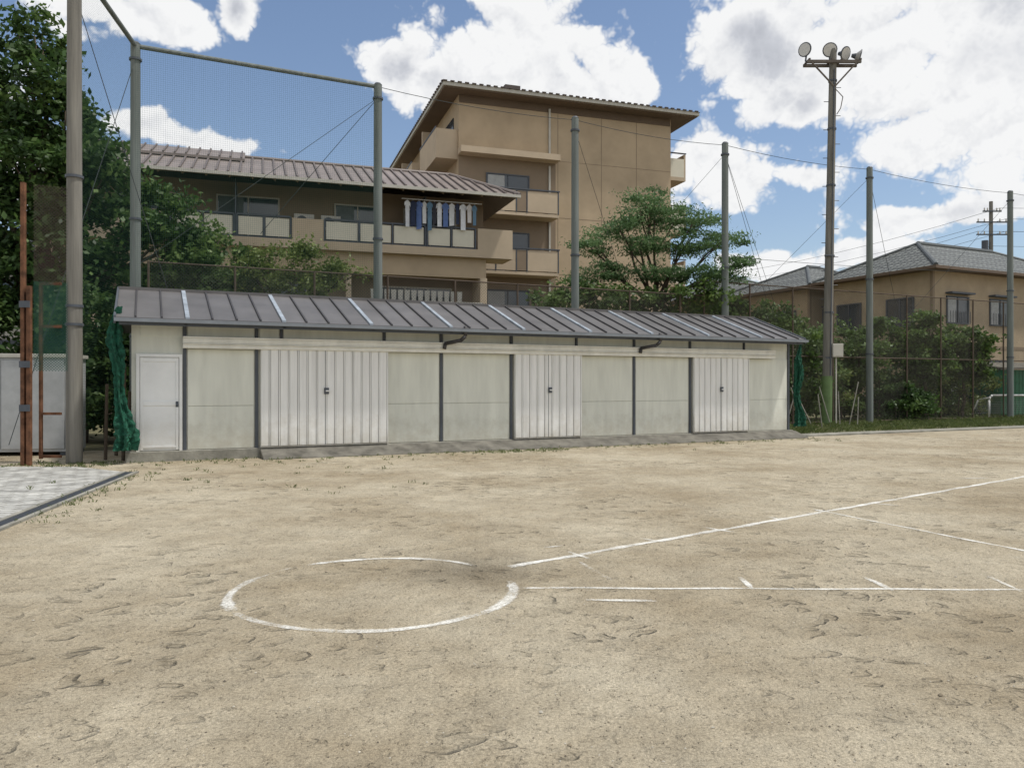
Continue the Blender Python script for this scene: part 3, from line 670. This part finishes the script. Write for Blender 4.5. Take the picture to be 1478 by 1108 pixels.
def house(ox,oy,wx,wy,ze,zr):
    h=empty('tiled_roof_house',(ox,oy,0),SA+R(.3))
    b=MB(); b.box(0,wx,0,wy,0,ze,0); b.box(-.02,wx+.02,-.02,wy+.02,3.2,3.35,1); b.box(-.03,.12,-.03,.12,0,ze-.002,1); b.build('walls',[M_hbeige,M_beiged],h)
    b=MB(); hip(b,-.6,wx+.6,-.6,wy+.6,ze-.02,zr,0); b.box(-.66,wx+.66,-.66,wy+.66,ze-.16,ze-.022,1)
    hh=(wy/2+.6) if wx>=wy else wx/2+.6
    if wx>=wy: ra=(-.6+hh,wy/2,zr); rb=(wx+.6-hh,wy/2,zr)
    else: ra=(wx/2,-.6+hh,zr); rb=(wx/2,wy+.6-hh,zr)
    b.cyl(ra,rb,.14,n=8,mi=2)
    for c,r in (((-.6,-.6,ze),ra),((wx+.6,-.6,ze),ra if wx<wy else rb),((-.6,wy+.6,ze),ra if wx>=wy else rb)): b.cyl(c,r,.10,n=8,mi=2)
    b.build('roof',[M_tile,M_brown,mat('ridge_tile',(.10,.11,.11),.6,.2)],h)
    b=MB()
    for x0 in (1.0,4.2,7.2):
        if x0+1.4<wx:
            window(b,x0,x0+1.5,0,4.4,5.6,.06,1,0,1,2); b.box(x0-.1,x0+1.6,-.35,-.003,5.75,5.83,0)
            for k in range(9): b.box(x0+k*.18,x0+.02+k*.18,-.2,-.18,4.35,4.95,0)
            window(b,x0,x0+1.5,0,.9,2.6,.06,1,0,1,2)
    b.build('windows',[M_dark,M_glass,M_curtain],h)
    b=MB()
    for y0 in (1.0,4.0):
        b.box(-.04,-.003,y0,y0+1.4,4.3,5.6,1); b.box(-.08,-.002,y0-.06,y0,4.25,5.65,0); b.box(-.08,-.002,y0+1.4,y0+1.46,4.25,5.65,0); b.box(-.08,-.002,y0,y0+1.4,5.6,5.66,0); b.box(-.09,-.002,y0,y0+1.4,4.24,4.3,0); b.box(-.07,-.041,y0+.67,y0+.73,4.3,5.6,0)
        b.box(-.6,-.003,y0-.3,y0+1.7,3.36,3.5,3)
    b.build('side_windows',[M_dark,M_glass,M_curtain,M_fascia],h)
house(19.6,36,12,6,6.95,8.75)
q=(19.6-sn_*7.4,36+cs_*7.4); house(q[0],q[1],7.5,6.5,6.9,8.6)
q=(19.6-sn_*15.4,36+cs_*15.4); house(q[0],q[1],9,7,7.2,9.0)
h=empty('neighbour_house',(-24,27,0),R(10)); b=MB(); b.box(0,8,0,6,0,6.0,0); b.box(-.02,8.02,-.02,6.02,2.9,3.1,1); window(b,4.5,6.3,0,3.8,5.2,.06,1,1,2); window(b,1.5,3,0,3.8,5.2,.06,1,1,2); b.build('walls',[M_fascia,M_dark,M_glass],h)
b=MB(); hip(b,-.6,8.6,-.6,6.6,6,7.6,0); b.build('roof',[M_tile],h)

u=empty('utility_pole',(31,50,0)); b=MB(); b.cyl((0,0,0),(0,0,13.3),.17,.11,14,0)
for z,l in ((12.6,.6),(11.9,1.0),(11.1,1.0)):
    b.box(-l,l,-.16,-.08,z,z+.08,1)
    for x in (-l+.1,-l/2,l/2,l-.1): b.cyl((x,-.12,z+.08),(x,-.12,z+.26),.05,.03,8,2)
b.cyl((-.45,-.1,10.0),(-.45,-.1,10.75),.2,n=12,mi=1); b.build('pole_and_crossarms',[M_pole,M_dark,M_fascia],u)
b=MB()
for z,l in ((12.85,.5),(12.15,.9),(11.35,.9),(11.35,-.9),(10.4,0)):
    wire((31+l,49.9,z),(62,40+l,z+1),.012,1.0); wire((31+l,49.9,z),(14,74,z-1.5),.012,.8)
b.build('power_lines',[M_wire])

# ------------------------------------------------------------------ left gate and cabinet
gt=empty('rusty_gate',(0,0,0)); b=MB()
for x,y in ((-8.98,14.2),(-8.87,14.2)): b.box(x-.035,x+.03,y-.04,y+.04,0,5.2 if x<-8.9 else 3.3,0)
for z in (3.35,.92,.12,2.55): b.box(-8.83,-8.44,14.44,14.49,z,z+.05,0)
for z in (1.0,1.8,2.9): b.box(-9.02,-8.83,14.13,14.155,z,z+.12,1)
b.box(-8.84,-8.80,14.43,14.50,.1,3.35,0)
b.build('frame',[M_rust,M_dark],gt)
GM=netmat('green_welded_mesh',(.02,.09,.065),.05,.20,True)
CL2=netmat('brown_chain_link',(.10,.08,.06),.06,.13,True)
m=MB(); m.quad([(0,0,1.74),(.62,0,1.74),(.62,0,3.4),(0,0,3.4)]); m.quad([(0,.02,3.4),(.62,.02,3.4),(.62,.02,5.2),(0,.02,5.2)],1)
m.build('mesh_panel',[GM,CL2],gt,loc=(-8.86,14.3,0),rot=.45)
c=empty('storage_cabinet',(-11.9,15.9,0),R(8)); b=MB()
b.box(0,2.55,0,1.0,.08,2.05,0); b.box(-.04,2.59,-.06,1.04,2.052,2.13,1); b.box(.02,1.26,-.02,-.003,.14,2.0,0); b.box(1.29,2.52,-.03,-.003,.14,2.0,0); b.box(1.2,1.24,-.05,-.021,.9,1.2,2)
for x in (.0,2.4): b.box(x,x+.15,.05,.9,0,.079,2)
b.build('cabinet',[mat('pale_grey_steel',(.42,.43,.43),.5,.15),M_fascia,M_dark],c,bevel=.006)
b=MB()
for x,y,hh in ((-8.05,15.3,1.5),(-7.75,15.6,1.35),(-7.6,15.1,1.9),(-8.3,16.2,2.2)): b.cyl((x,y,0),(x+.03,y,hh),.035,.03,8)
b.build('wooden_stakes',[M_bark])
b=MB(); 
for i in range(9):
    x,y=W(19.4+i*.42,2.8); b.cyl((x,y,0),(x+random.uniform(-.7,.5),y+.2,random.uniform(1.0,1.6)),.018,n=6)
b.build('leaning_poles',[M_conc])
g=empty('soccer_goal',(20.75,33.6,0),R(12)); b=MB(); r=.045
b.path([(0,0,0),(0,0,.8),(.05,0,.93),(.15,0,1.0),(3.6,0,1.0),(3.7,0,.9),(3.7,0,0)],r,10)
for x in (0.02,3.68): b.path([(x,0,.9),(x,.6,.8),(x,1.1,.0)],.03,8); b.path([(x,0,.03),(x,1.1,.03)],.03,8)
b.path([(0,1.1,.03),(3.7,1.1,.03)],.03,8); b.build('frame',[M_white],g,smooth=True)
m=MB(); m.quad([(0,.6,.8),(3.7,.6,.8),(3.7,1.1,.02),(0,1.1,.02)]); m.quad([(0,0,.97),(3.7,0,.97),(3.7,.6,.8),(0,.6,.8)]); m.build('net',[netmat('white_net',(.6,.6,.6),.1,.12)],g)
gs=empty('green_tool_shed',(22.4,35.4,0),R(15)); b=MB(); b.box(0,4,0,2,0,2.15,0)
for i in range(20): b.box(.05+i*.2,.12+i*.2,-.02,-.002,0,2.15,0)
b.slope(-.15,4.15,(-.25,2.18),(2.2,2.5),0,.07,1); b.build('walls_and_roof',[mat('green_sheet',(.025,.17,.085),.6,.25),M_concd],gs)

# ------------------------------------------------------------------ vegetation
def leaves(name,blobs,mt,parent,per=260,size=.13,sub=.33,dens=1.0,flat=1.0,seed=1,asp=.55,shell=.55):
    r=np.random.default_rng(seed); C=[]
    for (cx,cy,cz,rx,ry,rz) in blobs:
        vol=rx*ry*rz; k=max(5,int(dens*13*(vol**.72)))
        d=r.normal(size=(k,3)); d/=np.linalg.norm(d,axis=1)[:,None]
        rad=(shell+(1-shell)*r.random(k))**.8*(1+.16*r.normal(size=k))
        c=np.array([cx,cy,cz])+d*rad[:,None]*np.array([rx,ry,rz])
        for ci in c:
            n=int(per*r.uniform(.4,1.3)); s=sub*r.uniform(.6,1.4)
            q=r.normal(size=(n,3))*np.array([s,s,s*.6*flat])*.62; C.append(ci+q)
    P=np.concatenate(C); n=len(P)
    nrm=r.normal(size=(n,3))*np.array([.8,.8,.8])+np.array([0,0,.7]); nrm/=np.linalg.norm(nrm,axis=1)[:,None]
    t=r.normal(size=(n,3)); t-=nrm*(t*nrm).sum(1)[:,None]; t/=np.linalg.norm(t,axis=1)[:,None]; bt=np.cross(nrm,t)
    L_=(size*r.uniform(.55,1.25,n)*.5)[:,None]
    V=np.stack([P-t*L_,P+bt*L_*asp,P+t*L_,P-bt*L_*asp],1).reshape(-1,3)
    me=bpy.data.meshes.new(name); me.vertices.add(4*n); me.vertices.foreach_set('co',V.ravel())
    me.loops.add(4*n); me.loops.foreach_set('vertex_index',np.arange(4*n)); me.polygons.add(n); me.polygons.foreach_set('loop_start',np.arange(n)*4)
    me.update(calc_edges=True); me.validate(); me.materials.append(mt)
    o=link(bpy.data.objects.new(name,me)); o.parent=parent; return o
def limb(b,p0,p1,r0,r1,segs=4,wob=.12):
    p0=Vector(p0);p1=Vector(p1);pr=p0;L_=(p1-p0).length
    for i in range(1,segs+1):
        t=i/segs; q=p0.lerp(p1,t)
        if i<segs: q+=Vector((random.uniform(-1,1),random.uniform(-1,1),random.uniform(-.3,.6)))*wob*L_*.35
        b.cyl(pr,q,r0+(r1-r0)*(t-1/segs),r0+(r1-r0)*t,8); pr=q
def tree(name,base,fork,blobs,mt,tr=.18,**kw):
    e=empty(name); b=MB(); limb(b,(*base,-.1),fork,tr,tr*.65)
    for bl in blobs:
        limb(b,fork,bl[:3],tr*.45,.02,4)
        for k in range(2):
            d=Vector((random.uniform(-.7,.7)*bl[3],random.uniform(-.7,.7)*bl[4],random.uniform(-.3,.7)*bl[5])); limb(b,Vector(fork).lerp(Vector(bl[:3]),.6),Vector(bl[:3])+d,tr*.2,.012,3)
    b.build('trunk_and_limbs',[M_bark],e,smooth=True); leaves('foliage',blobs,mt,e,**kw); return e
tree('broadleaf_tree',(-13,21),(-12.6,21,3.6),[(-13.2,21,9.4,1.4,1.4,1.3),(-14.6,21,8.2,1.6,1.6,1.4),(-12.1,21.2,8.5,1.1,1.2,.8),(-12.6,20.7,7.0,1.5,1.4,.9),(-11.4,21,6.6,1.2,1.2,.9),
  (-11.0,21,7.5,.7,1.0,.6),(-10.4,21.3,6.0,1.1,1.1,.7),(-14.2,20.6,6.0,1.4,1.4,1.2),(-12.3,20.6,5.0,1.4,1.2,.9),(-9.7,21.6,6.3,.7,.9,.6),(-9.1,21.7,5.6,.5,.8,.5),(-11.0,21,4.6,1.1,1.1,.7),(-14,21,4.4,1.3,1.2,.8),(-12.9,21.2,10.9,.7,.8,.6)],
  L_dark,.25,per=170,size=.20,sub=.40,dens=1.4,seed=3,shell=.65)
tree('camphor_tree',(-9.2,21.5),(-9.1,21.5,3.0),[(-9.6,21.8,4.7,1.0,1,.9),(-8.8,21.6,5.3,.9,.9,.8),(-8.1,21.7,4.8,.9,.9,.9),(-9.0,21.4,3.9,1,.9,.7),(-9.9,21.6,3.8,.8,.8,.7),(-7.7,21.6,4.1,.7,.8,.6)],L_mid,.12,per=180,size=.16,sub=.3,dens=1.9,seed=4)
tree('young_tree',(-6.4,21.6),(-6.3,21.6,3.0),[(-7.0,21.6,4.6,.7,.7,.6),(-6.2,21.7,4.9,.7,.8,.55),(-5.4,21.8,4.8,.7,.7,.6),(-4.7,21.8,4.6,.65,.6,.5),(-7.4,21.5,5.0,.4,.5,.4),(-5.8,21.5,4.2,1.1,.6,.5)],L_light,.07,per=150,size=.12,sub=.28,dens=2.1,seed=5)
fern=[(5.0,27,7.4,1.1,1.2,.5),(3.7,27,7.0,.9,1,.4),(6.4,27.2,7.2,1.0,1.1,.45),(2.7,27,6.3,.8,1,.4),(4.4,26.6,6.3,1.1,1,.4),(6.0,26.7,6.2,1.2,1,.4),(7.5,27,6.6,.8,1,.4),(3.4,26.8,5.4,1.0,.9,.4),(5.4,26.5,5.3,1.3,1,.4),(7.1,26.8,5.3,1.0,.9,.4),(4.6,27,8.0,.7,.7,.35),(2.3,26.8,5.0,.8,.7,.35),(7.8,27,5.7,.6,.8,.35)]
tree('mimosa_tree',(5.0,27),(5.0,27,4.2),fern,L_fern,.14,per=115,size=.13,sub=.38,dens=3.6,flat=.40,seed=6,asp=.35,shell=.2)
def shrub(name,blobs,mt,**kw):
    e=empty(name); b=MB()
    for bl in blobs: limb(b,(bl[0],bl[1],0),(bl[0],bl[1],bl[2]),.04,.015,3)
    b.build('stems',[M_bark],e); leaves('foliage',blobs,mt,e,**kw)
K=dict(per=140,size=.17,sub=.3,dens=1.9)
shrub('background_shrub',[(1.4,26,4.1,.8,.8,.7),(2.6,26,4.3,.8,.8,.6),(3.8,26.2,4.2,.9,.8,.6),(5.2,26.3,4.2,1,.8,.5),(6.6,26.5,4.3,.9,.8,.6)],L_mid,seed=8,**K)
shrub('laurel_bush',[(8.3,28.5,3.4,1.1,1,1.3),(9.4,29,3.5,1.1,1,1.2),(10.3,29,2.8,1,1,1.5),(8.8,28.3,1.4,1.2,1,1.2),(10.6,29.4,1.0,1.2,1,1),(7.6,28,4.2,.8,.7,.6)],L_mid,seed=9,**K)
shrub('laurel_bush',[(11.6,31,3.2,1.1,1,1.2),(12.2,31,2.2,1,1,1.1),(13.4,32,3.1,1.1,1,1.1),(14.5,32.3,2.5,1.1,1,1.3),(12.8,31.5,1.0,1.2,1,1),(15.6,33,3.3,1.0,1,1.0)],L_mid,seed=10,**K)
shrub('vine_thicket',[(11.4,30.2,1.2,.9,.7,1.0),(13.2,30.9,1.3,.9,.7,.9),(17.6,33,1.2,1.1,.7,1.0),(19.6,33.9,1.4,1.0,.7,1.1),(21.2,35,1.2,.8,.7,1.0)],L_light,seed=21,per=110,size=.14,sub=.28,dens=1.5)
tree('loquat_tree',(17.2,32.2),(17.2,32.2,1.6),[(17.0,32.2,3.5,.8,.8,.7),(17.8,32.3,2.9,.7,.8,.7),(16.6,32.1,2.6,.7,.7,.7),(17.2,32,2.0,.7,.7,.5),(17.3,32.2,4.1,.5,.6,.4)],L_mid,.07,per=160,size=.19,sub=.28,dens=2.2,seed=11)
tree('loquat_tree',(19.4,33.2),(19.4,33.2,1.6),[(19.2,33.2,3.5,.8,.8,.7),(20.0,33.3,3.0,.7,.8,.7),(18.8,33.1,2.7,.7,.7,.7),(19.5,33,2.1,.8,.7,.6)],L_mid,.07,per=160,size=.19,sub=.28,dens=2.2,seed=12)
shrub('round_bush',[(15.2,30.6,.9,.8,.7,.8),(16.2,31,.8,.6,.7,.6)],L_dark,seed=13,per=180,size=.14,sub=.26,dens=3.5)
shrub('hedge',[(x,35+(x-18)*.4,1.2,1.2,.9,1.2) for x in (14,15.6,17.2,18.8,20.4)]+[(23,39,1.3,1.2,.9,1.3),(26,40,1.3,1.3,.9,1.3),(28.5,41,1.3,1.3,.9,1.3)],L_dark,seed=14,**K)
shrub('left_hedge',[(x,19.6+.8*(i%2),z,1.2,.9,1.1) for i,(x,z) in enumerate([(-16,1.2),(-14.5,1.4),(-13,1.3),(-11.6,1.5),(-10.3,1.4),(-15.5,3.0),(-13.8,3.2),(-12.2,3.1),(-10.8,3.0),(-9.6,2.4),(-8.9,1.3),(-8.6,2.6)])],L_dark,seed=15,per=150,size=.18,sub=.38,dens=2.2)
shrub('distant_trees',[(x,70,3,4,2,3.2) for x in range(-60,110,6)],L_dark,seed=16,per=40,size=1.0,sub=1.2,dens=.4)
